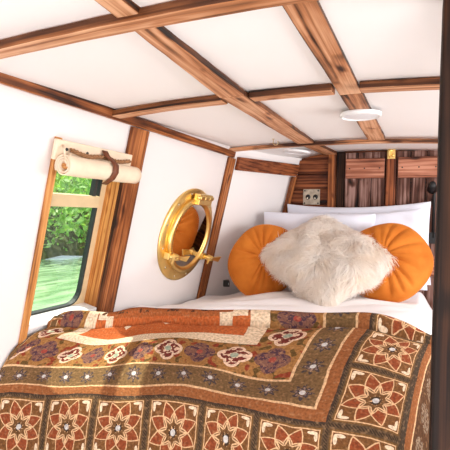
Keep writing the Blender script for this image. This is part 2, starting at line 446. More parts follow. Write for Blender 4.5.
plank('lengthwise ceiling plank left of the lamp, ending at the end wall pillar', onA, ((.1, .63, (.03, .045)), (.6305, 1.12, (.045, .076)), (1.1205, 2.095, (.076, .08)), (2.145, 2.58, (.08, .08))))
plank('lengthwise ceiling plank carrying the round white lamp', onB, ((.1, 1.24, (.05, .06)), (1.241, 2.095, (.06, .074))))
# rail along the top of the side wall
rb = MB(); rb.bar([wp(-1.3, .308, .012), wp(2.15, .308, .012)], N_IN, .024, UP_W, .032, seg=30, jit=.001, side=0)
tag(link('wall_rail', rb.me('wall_rail'), M['post'], bevel=.003), 'long torched rail along the top of white side wall, above the window blind', 'rail', kind='thing')
def wpost(name, y0, y1, z0, z1, label, mat, off=.0, th=.022, cat='post'):
    mb = MB(); ym = (y0+y1)/2
    mb.bar([wp(ym, z0, off+.001), wp(ym, z1, off+.001)], YV, y1-y0, N_IN, th, seg=10, jit=.001)
    return tag(link(name, mb.me(name), mat, bevel=.003), label, cat, kind='thing')
wpost('wall_post', 1.272, 1.362, -.75, .305, 'torched timber post on the wall right beside the window', M['post'])
wpost('wall_post', 2.105, 2.172, -.75, .305, 'narrow torched post right of the brass porthole', M['post'])
cb = MB(); cb.bar([wq(2.17, .276, .012), wq(2.585, .276, .012)], Vector((.87, -.43, -.2)), .024, Vector((.1, 0, 1)), .001, seg=2)
cb = MB()
q0 = [wq(2.17, .243, .001), wq(2.6, .243, .001), wq(2.6, .312, .001), wq(2.17, .312, .001)]; q1 = [wq(2.17, .243, .028), wq(2.59, .243, .028), wq(2.59, .312, .028), wq(2.17, .312, .028)]
n0 = len(cb.v); cb.hexa(q0, q1); cb.g = [((p[1])*1.1 + 3, p[2]+1, p[0]*.3) for p in cb.v]
tag(link('wall_board', cb.me('wall_board'), M['wallboard'], bevel=.003), 'thick dark board under the ceiling between porthole post and end corner', 'board', kind='thing')
cp = MB(); cp.bar([wq(2.575, -.33, .012), wq(2.575, .24, .012)], Vector((.45, .9, 0)), .035, Vector((.87, -.43, -.2)), .02, seg=6)
tag(link('corner_post', cp.me('corner_post'), M['post'], bevel=.003), 'slim timber strip in the corner left of the light switch', 'post', kind='thing')
# dark partition post in the right foreground
pp = MB(); pp.bar([(.0635, .652, -1.449), (.0635, .652, ceil_z(.06, .652) - .001)], (1, 0, 0), .1, YV, .09, seg=18, jit=.0008)
tag(link('partition_post', pp.me('partition_post'), M['dark'], bevel=.004), 'tall near black charred post filling the right edge of the foreground', 'post', kind='thing')

# ------------------------------------------------------------------ plank end wall
EY = 2.63
for (x0, x1, n, z0, z1) in ((-.83, -.53, 5, -.1, .34),):
    mb = MB(); h = (z1 - z0)/n
    for i in range(n): mb.bar([(x0, EY, z0 + h*(i+.5)), (x1, EY, z0 + h*(i+.5))], ZV, h - .004, (0, -1, 0), .022)
    tag(link('board_panel', mb.me('board_panel'), M['wallboard'], bevel=.002), 'panel of reddish horizontal boards behind the light switch', 'panel', kind='thing')
mb = MB(); mb.bar([(-.506, EY-.001, -1.448), (-.506, EY, ceil_z(-.5, 2.6) - .002)], (1, 0, 0), .042, (0, -1, 0), .05, seg=8)
tag(link('wall_post', mb.me('wall_post'), M['post'], bevel=.003), 'slim brown pillar on the end wall where the ceiling plank ends', 'post', kind='thing')
mb = MB(); mb.bar([(-.461, EY-.001, -1.448), (-.461, EY, ceil_z(-.46, 2.6) - .002)], (1, 0, 0), .046, (0, -1, 0), .012, seg=8)
tag(link('filler_board', mb.me('filler_board'), M['dark'], bevel=.002), 'recessed dark strip between slim pillar and left cupboard door', 'board', kind='thing')
mb = MB(); mb.bar([(-.183, EY-.001, -1.448), (-.183, EY, ceil_z(-.18, 2.6) - .002)], (1, 0, 0), .05, (0, -1, 0), .045, seg=8)
dp = tag(link('wall_post', mb.me('wall_post'), M['wallboard'], bevel=.003), 'dark upright with a brass latch between the two plank doors', 'post', kind='thing')
def plank_door(x0, x1, n, label):
    t = thing('plank_door', ((x0+x1)/2, EY, -1.447), label, 'door'); w = (x1-x0)/n
    mb = MB()
    for i in range(n):
        mb.bar([(x0 + w*(i+.5), EY-.001, -1.447), (x0 + w*(i+.5), EY-.001, .372)], (1, 0, 0), w - .003, (0, -1, 0), .02, seg=6)
    child('door_planks', mb.me('door_planks'), M['door'], t, bevel=.002)
    for zc, hh in ((.279, .112), (-.25, .11)):
        mb = MB(); mb.bar([(x0+.008, EY-.02, zc), (x1-.004, EY-.02, zc)], ZV, hh, (0, -1, 0), .02, seg=5)
        lg = child('door_ledge', mb.me('door_ledge'), M['ledge'], t, bevel=.004)
        lg['label'] = 'reddish board nailed across the planks'
        for i in range(3):
            mb = MB(); mb.lathe([(.0, .0055), (.003, .005), (.004, .001)], lambda a, b, h, i=i: Vector((x0 + .03 + (x1-x0-.06)*i/2 + a, EY - .04 - h, zc + b)), 10)
            child('nail_head', mb.me('nail_head'), M['black'], lg)
    return t
plank_door(-.436, -.213, 3, 'left plank door on the end wall, a board nailed across its grey planks')
plank_door(-.156, .07, 3, 'right plank door on the end wall, partly behind the dark foreground post')
# brass latch
t = thing('door_latch', (-.183, EY-.045, .35), 'small brass latch at the top of the dark upright', 'latch')
mb = MB(); mb.box((-.183, EY-.048, .352), (.04, .006, .05)); child('back_plate', mb.me('back_plate'), M['brass'], t, bevel=.001)
mb = MB(); mb.tube([(-.192, EY-.052, .335), (-.192, EY-.062, .345), (-.192, EY-.062, .37), (-.176, EY-.062, .372)], .005, 8); child('latch_hook', mb.me('latch_hook'), M['brass'], t, smooth=True)
mb = MB(); mb.lathe([(0, .012), (.008, .01), (.009, .004), (.005, 0)], lambda a, b, h: Vector((-.175+a, EY-.05-h, .345+b)), 14); child('latch_knob', mb.me('latch_knob'), M['brass'], t, smooth=True)
# light switch
sx, sz = -.625, .117
t = thing('light_switch', (sx, EY-.022, sz), 'antique metal switch plate on the reddish boards above the pillows', 'switch')
mb = MB(); mb.box((sx, EY-.026, sz), (.1, .008, .094)); child('switch_plate', mb.me('switch_plate'), M['pewter'], t, bevel=.002)
for dx in (-.02, .024):
    mb = MB(); mb.lathe([(0, .006), (.012, .006), (.015, 0)], lambda a, b, h: Vector((sx+dx+a, EY-.03-h, sz+b)), 16); rg = child('toggle_ring', mb.me('toggle_ring'), M['black'], t, smooth=True)
    mb = MB(); mb.tube([(sx+dx, EY-.034, sz), (sx+dx, EY-.05, sz-.012)], [.004, .006], 10); child('toggle', mb.me('toggle'), M['chrome'], rg, smooth=True)
for dx in (-.04, .04):
    for dz in (-.037, .037):
        mb = MB(); mb.lathe([(0, .003), (.004, .002), (.005, 0)], lambda a, b, h: Vector((sx+dx+a, EY-.03-h, sz+dz+b)), 10); child('screw', mb.me('screw'), M['black'], t)
# black reading lamp at the right edge
t = thing('reading_lamp', (.035, EY-.02, .02), 'small black reading lamp beside the pillows at the dark post', 'lamp')
mb = MB(); mb.tube([(.036, EY-.055, -.1), (.036, EY-.055, .13), (.034, EY-.065, .16), (.03, EY-.08, .165)], .008, 10); child('gap_shade_stem', mb.me('gap_shade_stem'), M['black'], t, smooth=True)  # black upright put in for the shadowed gap between pillow and post
mb = MB(); mb.lathe([(0, .05), (.014, .05), (.018, .04), (.026, 0), (.024, 0), (.016, .036)], lambda a, b, h: Vector((.025+a, EY-.085+.35*b-.6*h, .155+b*.9+.6*h)), 20); child('lamp_shade', mb.me('lamp_shade'), M['black'], t, smooth=True)
mb = MB(); mb.box((.036, EY-.052, -.1), (.04, .02, .06)); child('base', mb.me('base'), M['black'], t, bevel=.002)

# ------------------------------------------------------------------ ceiling lamps and cup hook
def disc_lamp(c, r, label, nrm):
    nrm = Vector(nrm).normalized(); a1 = nrm.orthogonal().normalized(); a2 = nrm.cross(a1); c = Vector(c)
    t = thing('ceiling_lamp', c, label, 'lamp'); f = lambda a, b, h: c + a1*a + a2*b + nrm*h
    mb = MB(); mb.lathe([(r*.98, 0), (r, .004), (r*.985, .01), (r*.9, .013), (r*.86, .012), (r*.86, .004)], f, 56); child('trim_ring', mb.me('trim_ring'), M['plastic'], t, smooth=True)
    mb = MB(); mb.lathe([(0, .012), (r*.5, .0118), (r*.87, .009)], f, 56); child('diffuser', mb.me('diffuser'), M['lamp'], t, smooth=True)
p = onB(1.49); disc_lamp(p + Vector((-.002, 0, -.001)), .066, 'round white lamp fixed under the right lengthwise ceiling plank', -Vector((0, bd.z*-1, 1)))
disc_lamp((-.66, 2.39, ceil_z(-.66, 2.39) - .003), .075, 'round white lamp on the ceiling close to the end wall corner', (-.1, .0, -1))
t = thing('cup_hook', (-.67, 2.0, .36), 'tiny wire hook hanging from the ceiling before the farthest beam', 'hook')
hz = ceil_z(-.67, 2.0)
mb = MB(); mb.tube([(-.67, 2.0, hz), (-.67, 2.0, hz-.012)] + [(-.67 + .012 - .012*math.cos(a), 2.0, hz - .018 - .012*math.sin(a)) for a in np.linspace(0, math.pi*1.2, 9)], .0022, 8)
child('hook_wire', mb.me('hook_wire'), M['brassold'], t, smooth=True)
mb = MB(); mb.lathe([(0, .003), (.006, .002), (.007, 0)], lambda a, b, h: Vector((-.67+a, 2.0+b, hz-h)), 12); child('hook_collar', mb.me('hook_collar'), M['brassold'], t)

# ------------------------------------------------------------------ window
REC = -.05
win = thing('window_1', wp(1.12, WZ0, 0), 'tall cream framed window leaning with the white side wall', 'window'); win['kind'] = 'structure'
def rrect(y0, y1, z0, z1, r, n=6):
    P = []
    for cy, cz, a0 in ((y1-r, z1-r, 0), (y0+r, z1-r, 90), (y0+r, z0+r, 180), (y1-r, z0+r, 270)):
        for i in range(n+1):
            a = math.radians(a0 + 90*i/n); P.append((cy + r*math.cos(a), cz + r*math.sin(a)))
    return P
def ringmesh(name, P, Q, o0, o1):
    n = len(P); V = [wp(*p, o0) for p in P] + [wp(*p, o0) for p in Q] + [wp(*p, o1) for p in P] + [wp(*p, o1) for p in Q]; F = []
    for i in range(n):
        j = (i+1) % n
        F += [(i, j, n+j, n+i), (2*n+i, 3*n+i, 3*n+j, 2*n+j), (i, 2*n+i, 2*n+j, j), (n+i, n+j, 3*n+j, 3*n+i)]
    mb = MB(); mb.add(V, F); return mb.me(name)
child('window_frame', ringmesh('window_frame', rrect(.95, 1.283, -.362, .215, .05), rrect(.975, 1.24, -.347, .19, .05), REC-.02, REC), M['cream'], win)
child('window_gasket', ringmesh('window_gasket', rrect(.974, 1.2405, -.348, .191, .05), rrect(.98, 1.2345, -.3425, .185, .048), REC-.016, REC+.003), M['rubber'], win)
mb = MB(); mb.hexa([wp(y, z, REC-.012) for y, z in ((.98, .006), (1.236, .006), (1.236, .046), (.98, .046))], [wp(y, z, REC+.012) for y, z in ((.98, .006), (1.236, .006), (1.236, .046), (.98, .046))])
child('transom', mb.me('transom'), M['cream'], win, bevel=.003)
mb = MB(); q = ((1.2, .046), (1.215, .046), (1.215, .185), (1.2, .185)); mb.hexa([wp(y, z, REC-.01) for y, z in q], [wp(y, z, REC+.008) for y, z in q]); child('hopper_stile', mb.me('hopper_stile'), M['rubber'], win)
P = rrect(.98, 1.236, -.343, .186, .05)
V = [wp(*p, REC-.009) for p in P] + [wp(*p, REC-.006) for p in P]; n = len(P)
child('pane', mesh('pane', V, [tuple(range(n))[::-1], tuple(range(n, 2*n))] + [(i, (i+1) % n, n+(i+1) % n, n+i) for i in range(n)]), M['glass'], win)
def rev(name, a, b, along_y, mat):
    mb = MB(); mb.hexa(a, b)
    mb.g = [((p[1] if along_y else p[2]) + 5, (p[0] - .225*p[2])*1.0 + 2, (p[2] if along_y else p[1])*.3) for p in mb.v]
    return child(name, mb.me(name), mat, win, bevel=.001)
rev('reveal_board', [wp(1.27, z, o) for z, o in ((WZ0, -.052), (WZ0, .003), (.21, .003), (.21, -.052))], [wp(1.284, z, o) for z, o in ((WZ0, -.052), (WZ0, .003), (.21, .003), (.21, -.052))], False, M['reveal'])
rev('window_sill', [wp(y, WZ0+.001, o) for y, o in ((.967, -.052), (1.27, -.052), (1.27, .012), (.967, .012))], [wp(y, WZ0+.014, o) for y, o in ((.967, -.052), (1.27, -.052), (1.27, .012), (.967, .012))], True, M['plastic'])  # white colour stands in for bright sunlight on the sill
mb = MB(); mb.bar([wp(.956, -.5, 0), wp(.956, .215, 0)], YV, .019, N_IN, .014, seg=6); child('window_casing', mb.me('window_casing'), M['casing'], win, bevel=.002)

# rolled canvas blind
bl = thing('rolled_blind', wp(1.13, .12, .05), 'rolled cream canvas blind strapped up over the window', 'blind')
mb = MB(); q = ((.935, .152), (1.285, .152), (1.285, .21), (.935, .21)); mb.hexa([wp(y, z, .012) for y, z in q], [wp(y, z, .026) for y, z in q]); hr = child('headrail', mb.me('headrail'), M['canvas'], bl, bevel=.003)
for yy in (.975, 1.06, 1.16, 1.27):
    mb = MB(); mb.lathe([(0, .004), (.004, .003), (.005, 0)], lambda a, b, h: wp(yy+a, .186+b, .026+h), 10); child('screw', mb.me('screw'), M['black'], hr)
V = []; F = []; nt_ = 70; nyy = 14
for j in range(nyy+1):
    yy = .94 + .335*j/nyy
    for i in range(nt_):
        a = i/(nt_-1)*math.pi*2*2.6; rr = .012 + .0175*i/(nt_-1) + .0008*math.sin(yy*40+a)
        V.append(wp(yy, .142 + rr*math.sin(a), .058 + rr*math.cos(a)))
for j in range(nyy):
    for i in range(nt_-1): F.append((j*nt_+i, j*nt_+i+1, (j+1)*nt_+i+1, (j+1)*nt_+i))
ro = child('canvas_roll', mesh('canvas_roll', V, F), M['canvas'], bl, smooth=True); so = ro.modifiers.new('s', 'SOLIDIFY'); so.thickness = .003
mb = MB(); mb.tube([wp(.942, .142, .058), wp(1.273, .142, .058)], .008, 10); child('roll_bar', mb.me('roll_bar'), M['casing'], bl, smooth=True)
V = []; F = []
path = [(.186, .03), (.172, .04), (.16, .066), (.15, .084), (.13, .0915), (.11, .085), (.098, .07), (.088, .055)]
for k, (z, o) in enumerate([(z+.017, o) for z, o in path]):
    dy = .006*math.sin(k*.9)
    for y in (1.118+dy, 1.142+dy): V.append(wp(y, z, o))
for k in range(len(path)-1): F.append((2*k, 2*k+1, 2*k+3, 2*k+2))
stp = child('strap', mesh('strap', V, F), M['leather'], bl, smooth=True); stp['label'] = 'brown leather strap'; so = stp.modifiers.new('s', 'SOLIDIFY'); so.thickness = .004
mb = MB()
for ph in (0, 2.1, 4.2):
    pts = []
    for i in range(90):
        u = i/89; y = .985 + .28*u; sag = -.014*math.sin(u*math.pi)*(.6+.4*math.sin(u*9)) ; a = u*40 + ph
        pts.append(wp(y, .187 + sag + .004*math.sin(a), .034 + .004*math.cos(a)))
    mb.tube(pts, .0034, 6)
rp = child('braided_cord', mb.me('braided_cord'), M['rope'], bl, smooth=True); rp['label'] = 'brown braided cord'
mb = MB(); mb.tube([wp(.955, .195, .03), wp(.945, .18, .05), wp(.945, .15, .062), wp(.952, .155, .08), wp(.965, .175, .05), wp(.985, .175, .036)], .0035, 8); child('cord_loop', mb.me('cord_loop'), M['canvas'], bl, smooth=True)

# ------------------------------------------------------------------ porthole
PY, PZ = 1.845, -.098
def pf(a, b, h): return wp(PY, PZ, 0) + Vector((0, 1, 0))*a + UP_W*b + N_IN*h
SXp, SYp = 1.06, 1.0; PR = .226
po = thing('porthole', wp(PY, PZ, 0), 'round polished brass porthole with mirror glass on the white wall', 'porthole')
mb = MB(); mb.lathe([(PR*.76, .002), (PR, .001), (PR, .008), (PR*.97, .013), (PR*.84, .015), (PR*.8, .016), (PR*.76, .016)], pf, 72, SXp, SYp); fl_ = child('flange', mb.me('flange'), M['brass'], po, smooth=True)
for k in range(12):
    a = 2*math.pi*(k+.5)/12; ca, sa = PR*.91*SXp*math.cos(a), PR*.91*math.sin(a)
    mb = MB(); mb.lathe([(0, .004), (.004, .003), (.006, 0)], lambda x, y, h: pf(ca+x, sa+y, .0145+h), 10); child('screw', mb.me('screw'), M['brassold'], fl_, smooth=True)
ri = [(PR*.8, .012), (PR*.8, .029), (PR*.78, .035), (PR*.73, .036), (PR*.69, .033), (PR*.675, .028), (PR*.675, .012)]
mb = MB(); mb.lathe(ri, pf, 72, SXp, SYp, close=True); child('hinged_ring', mb.me('hinged_ring'), M['brass'], po, smooth=True)
mb = MB(); mb.lathe([(0, .0275), (PR*.4, .027), (PR*.685, .025)], pf, 64, SXp, SYp); gm = child('mirror_glass', mb.me('mirror_glass'), M['mirror'], po, smooth=True)
# hinge at the top
mb = MB()
for dx in (-.045, 0, .045): mb.tube([pf(.02+dx-.02, PR*.84, .05), pf(.02+dx+.02, PR*.84, .05)], .013, 12)
mb.box(pf(.02, PR*.8, .04), (.03, .13, .05), Matrix.Rotation(math.radians(12.7), 3, 'Y')); hg = child('hinge', mb.me('hinge'), M['brass'], po, bevel=.002)
for sgn in (-1, 1):
    mb = MB(); mb.lathe([(0, .01), (.008, .008), (.01, 0)], lambda a, b, h: pf(.02 + sgn*(.068+h), PR*.84+a, .05+b), 12); child('hinge_pin', mb.me('hinge_pin'), M['brass'], hg, smooth=True)
# swing bolts with wing nuts
for ang, out in ((math.radians(207), .0), (math.radians(-37), .012)):
    cx, cy = PR*.8*SXp*math.cos(ang), PR*.8*math.sin(ang)
    mb = MB(); mb.tube([pf(cx*1.08, cy*1.08, .016), pf(cx*1.0, cy*1.0, .06 + out)], .012, 12); mb.box(pf(cx*1.02, cy*1.02, .03), (.03, .04, .03), Matrix.Rotation(math.radians(12.7), 3, 'Y'))
    bo = child('swing_bolt', mb.me('swing_bolt'), M['brass'], po, bevel=.002)
    mb = MB(); mb.lathe([(0, .03), (.01, .03), (.014, .02), (.017, .0), (0, 0)], lambda a, b, h: pf(cx+a, cy+b, .055+out+h), 16)
    for s in (-1, 1):
        q0 = [pf(cx + s*.008, cy - .009, .062+out), pf(cx + s*.06, cy - .02, .085+out), pf(cx + s*.066, cy + .012, .095+out), pf(cx + s*.008, cy + .009, .085+out)]
        mb.hexa([p - N_IN*.003 + UP_W*.0 for p in q0], [p + N_IN*.006 for p in q0])
    child('wing_nut', mb.me('wing_nut'), M['brass'], bo, bevel=.002)

# ------------------------------------------------------------------ bed
def sm(a, b, x): u = min(1, max(0, (x-a)/(b-a))); return u*u*(3-2*u)
def bed_z(x, y):
    """top of the white duvet"""
    y += .16*sm(-.5, -1.0, x)
    k = [(.98, -.68), (1.1, -.60), (1.2, -.53), (1.32, -.465), (1.44, -.40), (1.52, -.372), (1.65, -.362), (1.85, -.37), (2.2, -.378), (2.6, -.40)]
    z = k[0][1]
    for (y0, z0), (y1, z1) in zip(k, k[1:]):
        if y >= y0: z = z0 + (z1-z0)*sm(y0, y1, y)
    z += .022*sm(-.55, -.1, x)*(1 - sm(1.5, 2.2, y)*.6) - .045*sm(-.7, -1.1, x)*sm(1.5, 2.1, y) - .02*sm(-.6, -1.0, x)
    z -= .10*sm(-.02, .06, x)
    z += .004*math.sin(x*17 + y*9) + .003*math.sin(y*31 - x*11) + .006*math.sin(x*6.5+1.3)*math.sin(y*8)
    return z
bed = thing('bed', (-.5, 1.8, -1.449), 'double bed built across the cabin end under the patterned throw', 'bed')
mb = MB()
q = [(-1.22, 1.06), (.05, 1.2), (.05, 2.6), (-.9, 2.6), (-1.15, 2.1)]
def prism(mb, q, z0, z1, inset=lambda x, y, z: (x, y)):
    n = len(q); mb.add([(*inset(x, y, z0), z0) for x, y in q] + [(*inset(x, y, z1), z1) for x, y in q], [tuple(range(n))[::-1], tuple(range(n, 2*n))] + [(i, (i+1) % n, n+(i+1) % n, n+i) for i in range(n)])
prism(mb, [(-1.08, 1.28), (.0, 1.38), (.0, 2.57), (-.9, 2.57), (-1.08, 2.15)], -1.449, -.72); child('bed_base', mb.me('bed_base'), M['casing'], bed)
mb = MB(); prism(mb, [(-1.08, 1.3), (.0, 1.4), (.0, 2.57), (-.89, 2.57), (-1.08, 2.15)], -.72, -.5); child('mattress', mb.me('mattress'), M['mattress'], bed, bevel=.02)
# duvet
nx, ny = 90, 110; V = []; F = []
for j in range(ny+1):
    y = .995 + (2.575 - .995)*j/ny
    for i in range(nx+1):
        u = i/nx; z = bed_z(-.5, y)
        xl = -.95 - SL*(.325 + .46) + .046 + max(0, y - 2.13)*.5
        yy = y + .13*(u*.9)*max(0, 1 - (y - .995)/.6)
        x = xl + (.045 - .075*(1 - sm(1.38, 1.56, yy)) - xl)*u; V.append((x, yy, bed_z(x, yy)))
for j in range(ny):
    for i in range(nx): a = j*(nx+1)+i; F.append((a, a+1, a+nx+2, a+nx+1))
du = link('duvet', mesh('duvet', V, F), M['sheet'], smooth=True); so = du.modifiers.new('s', 'SOLIDIFY'); so.thickness = .03; so.offset = -1
tag(du, 'plain white duvet spread over the bed below the pillows', 'duvet', kind='thing')

# patterned throw: control net in metres, cloth coordinates in panels
CX = [-6.9, -6.34, -5, -4, -3, -2, -1, 0, 1, 1.4, 2.0, 2.6]
CY = [-3.4, -2.2, -1, 0, .66, 1.38, 2.0, 2.3, 2.6, 2.9]
net = {
 0:   [(-1.128, .86, -.535), (-.985, .95, -.543), (-.84, .985, -.525), (-.683, 1.009, -.504), (-.525, 1.033, -.498), (-.378, 1.056, -.502), (-.206, 1.08, -.51), (-.04, 1.104, -.527)],
 .66: [(-1.118, .897, -.46), (-1.01, 1.014, -.487), (-.88, 1.06, -.469), (-.731, 1.099, -.45), (-.567, 1.124, -.443), (-.392, 1.158, -.453), (-.19, 1.17, -.44), (-.028, 1.186, -.45)],
 1.38:[(-1.092, .966, -.388), (-1.002, 1.109, -.43), (-.905, 1.17, -.432), (-.776, 1.209, -.408), (-.591, 1.238, -.393), (-.374, 1.263, -.385), (-.17, 1.275, -.368), (-.012, 1.29, -.388)],
 2.0: [(-1.085, 1.055, -.371), (-.98, 1.2, -.393), (-.891, 1.26, -.388), (-.786, 1.3, -.377), (-.615, 1.34, -.363), (-.354, 1.365, -.347), (-.142, 1.365, -.325), (.008, 1.393, -.358)],
 2.3: [(-1.075, 1.10, -.353), (-.983, 1.235, -.36), (-.898, 1.295, -.358), (-.786, 1.335, -.353), (-.623, 1.375, -.339), (-.359, 1.405, -.332), (-.136, 1.41, -.310), (.014, 1.43, -.353)],
 2.6: [(-1.07, 1.16, -.357), (-1.0, 1.29, -.363), (-.92, 1.35, -.358), (-.81, 1.41, -.357), (-.66, 1.46, -.348), (-.372, 1.48, -.338), (-.108, 1.49, -.318), (.024, 1.47, -.36)],
 2.9: [(-1.06, 1.185, -.368), (-.99, 1.31, -.378), (-.91, 1.375, -.372), (-.80, 1.435, -.37), (-.65, 1.485, -.361), (-.37, 1.50, -.352), (-.10, 1.51, -.333), (.026, 1.487, -.372)],
}
r0 = np.array(net[0])
net[-1] = (r0 + np.array([0, -.03, -.172])).tolist(); net[-2.2] = (r0 + np.array([0, -.045, -.38])).tolist(); net[-3.4] = (r0 + np.array([0, -.05, -.58])).tolist()
G = np.zeros((len(CY), len(CX), 3))
for j, Yv in enumerate(CY):
    row = np.array(net[Yv]); first = row[0] + np.array([-.012, .0, -.03]) if Yv <= .66 else row[0] + np.array([-.008, -.03, -.015])
    e = row[-1]
    ex = np.array([.022, .006, -.014]); 
    row = np.vstack([first, row, e + ex, e + ex + np.array([.028, .004, -.09]), e + ex + np.array([.030, .006, -.19])]); G[j] = row
def hermite(xs, P, q):
    """smooth interpolation along axis 0 (Catmull-Rom on uneven knots)"""
    xs = np.array(xs); n = len(xs); m = np.zeros_like(P)
    for i in range(n):
        if i == 0: m[i] = (P[1]-P[0])/(xs[1]-xs[0])
        elif i == n-1: m[i] = (P[-1]-P[-2])/(xs[-1]-xs[-2])
        else:
            d0 = (P[i]-P[i-1])/(xs[i]-xs[i-1]); d1 = (P[i+1]-P[i])/(xs[i+1]-xs[i]); w0 = xs[i+1]-xs[i]; w1 = xs[i]-xs[i-1]
            m[i] = (d0*w0 + d1*w1)/(w0+w1)
    k = np.clip(np.searchsorted(xs, q, side='right')-1, 0, n-2); h = xs[k+1]-xs[k]; u = (q-xs[k])/h
    sh = (-1,) + (1,)*(P.ndim-1); u = u.reshape(sh); h = h.reshape(sh)
    return (2*u**3-3*u**2+1)*P[k] + (u**3-2*u**2+u)*h*m[k] + (-2*u**3+3*u**2)*P[k+1] + (u**3-u**2)*h*m[k+1]
qx = np.linspace(CX[0], CX[-1], 260); qy = np.linspace(CY[0], CY[-1], 190)
S = hermite(CY, G, qy); S = hermite(CX, S.transpose(1, 0, 2), qx)            # (x, y, 3)
XX, YY = np.meshgrid(qx, qy, indexing='ij')
S[..., 2] += .0035*np.sin(XX*2.3 + YY*1.7) + .0025*np.sin(XX*4.1 - YY*5.0) + .002*np.sin(YY*9 + XX)
S[..., 1] += .006*np.sin(XX*1.9 + .5)*(YY < .5)*np.clip(.5 - YY, 0, 1)
# folded ridge near the far edge
rdg = np.exp(-((YY-2.30 - .05*np.sin(XX*1.1))/.11)**2)*(.65 + .35*np.sin(XX*1.6 + 1.2))
S[..., 1] -= .022*rdg
S[..., 2] += .010*rdg + .012*np.exp(-((YY-2.36 - .05*np.sin(XX*1.1))/.12)**2) - .022*np.exp(-((YY-2.06 - .05*np.sin(XX*1.1))/.06)**2)
nxq, nyq = len(qx), len(qy); I = np.arange(nxq*nyq).reshape(nxq, nyq)
F = np.stack([I[:-1, :-1], I[1:, :-1], I[1:, 1:], I[:-1, 1:]], -1).reshape(-1, 4)
me = mesh('patterned_throw', S.reshape(-1, 3), F); ul = me.uv_layers.new(name='UVMap')
lv = np.empty(len(me.loops), dtype=np.int32); me.loops.foreach_get('vertex_index', lv)
uv = np.stack([(XX.ravel()[lv] + 9)/10, (YY.ravel()[lv] + 4)/10], -1); ul.data.foreach_set('uv', uv.astype(np.float32).ravel())
qo = link('patterned_throw', me, M['quilt'], smooth=True); so = qo.modifiers.new('s', 'SOLIDIFY'); so.thickness = .006; so.offset = -1
tag(qo, 'woven brown and red throw with rosette panels hanging over the foot of the bed', 'throw', kind='thing')

# ------------------------------------------------------------------ pillows
def frame(c, n, roll=0):
    """origin c, +Z along n (front of the cushion), +Y up"""
    n = Vector(n).normalized(); x = Vector((0, 0, 1)).cross(n).normalized(); y = n.cross(x)
    Mx = Matrix((x, y, n)).transposed().to_4x4(); Mx = Matrix.Translation(c) @ Mx @ Matrix.Rotation(math.radians(roll), 4, 'Z'); return Mx
def pillow_mesh(name, W, H, T, seed, n=44, pinch=.10, sag=.0, wr=.006, rc=.03):
    r = random.Random(seed); ph = [r.uniform(0, 6.28) for _ in range(6)]; V = []; F = []
    for s in (1, -1):
        for j in range(n+1):
            for i in range(n+1):
                u = -1 + 2*i/n; v = -1 + 2*j/n
                u = math.sin(u*math.pi/2); v = math.sin(v*math.pi/2)
                px = u*(1 - pinch*(1 - v*v)*u*u*.6); py = v*(1 - pinch*(1 - u*u)*v*v*.6)
                e = max(0, (1 - u**4)*(1 - v**4)); h = T/2*e**.55
                cr = 1 - rc*u*u*v*v; x = px*W/2*cr; y = py*H/2*cr - sag*(1 - (v+1)/2)*0
                y -= sag*(1 - u*u)*(v > 0)*v
                z = s*h + e**.5*wr*(math.sin(u*5+v*3+ph[0]) + .7*math.sin(v*8-u*4+ph[1]) + .5*math.sin(u*11+v*6+ph[2]))*(1 if s > 0 else .6)
                V.append((x, y, z))
    N = (n+1)**2
    for s in (0, 1):
        for j in range(n):
            for i in range(n):
                a = s*N + j*(n+1)+i; q = (a, a+1, a+n+2, a+n+1); F.append(q if s == 0 else q[::-1])
    me = mesh(name, V, F); bm = bmesh.new(); bm.from_mesh(me); bmesh.ops.remove_doubles(bm, verts=bm.verts, dist=.0012); bm.to_mesh(me); bm.free(); return me
def pillow(c, n, W, H, T, roll, seed, label, mat, sag=0, wr=.006):
    me = pillow_mesh('bed_pillow', W, H, T, seed, sag=sag, wr=wr); me.transform(frame(c, n, roll))
    return tag(link('bed_pillow', me, mat, smooth=True), label, 'pillow', 'white bed pillows against the end wall', 'thing')
pillow((-.36, 2.525, -.135), (0, -1, .06), .80, .45, .08, 1.5, 1, 'long white pillow standing at the very back against the plank doors', M['pillow'], .02)
pillow((-.21, 2.435, -.165), (.0, -1, .09), .44, .43, .075, 4, 2, 'white pillow behind the right orange cushion, middle of the stack', M['pillow'], .01)
pillow((-.535, 2.345, -.175), (.03, -1, .12), .62, .41, .08, 0, 3, 'white pillow directly behind the furry cushion, front of the stack', M['pillow'], .0)
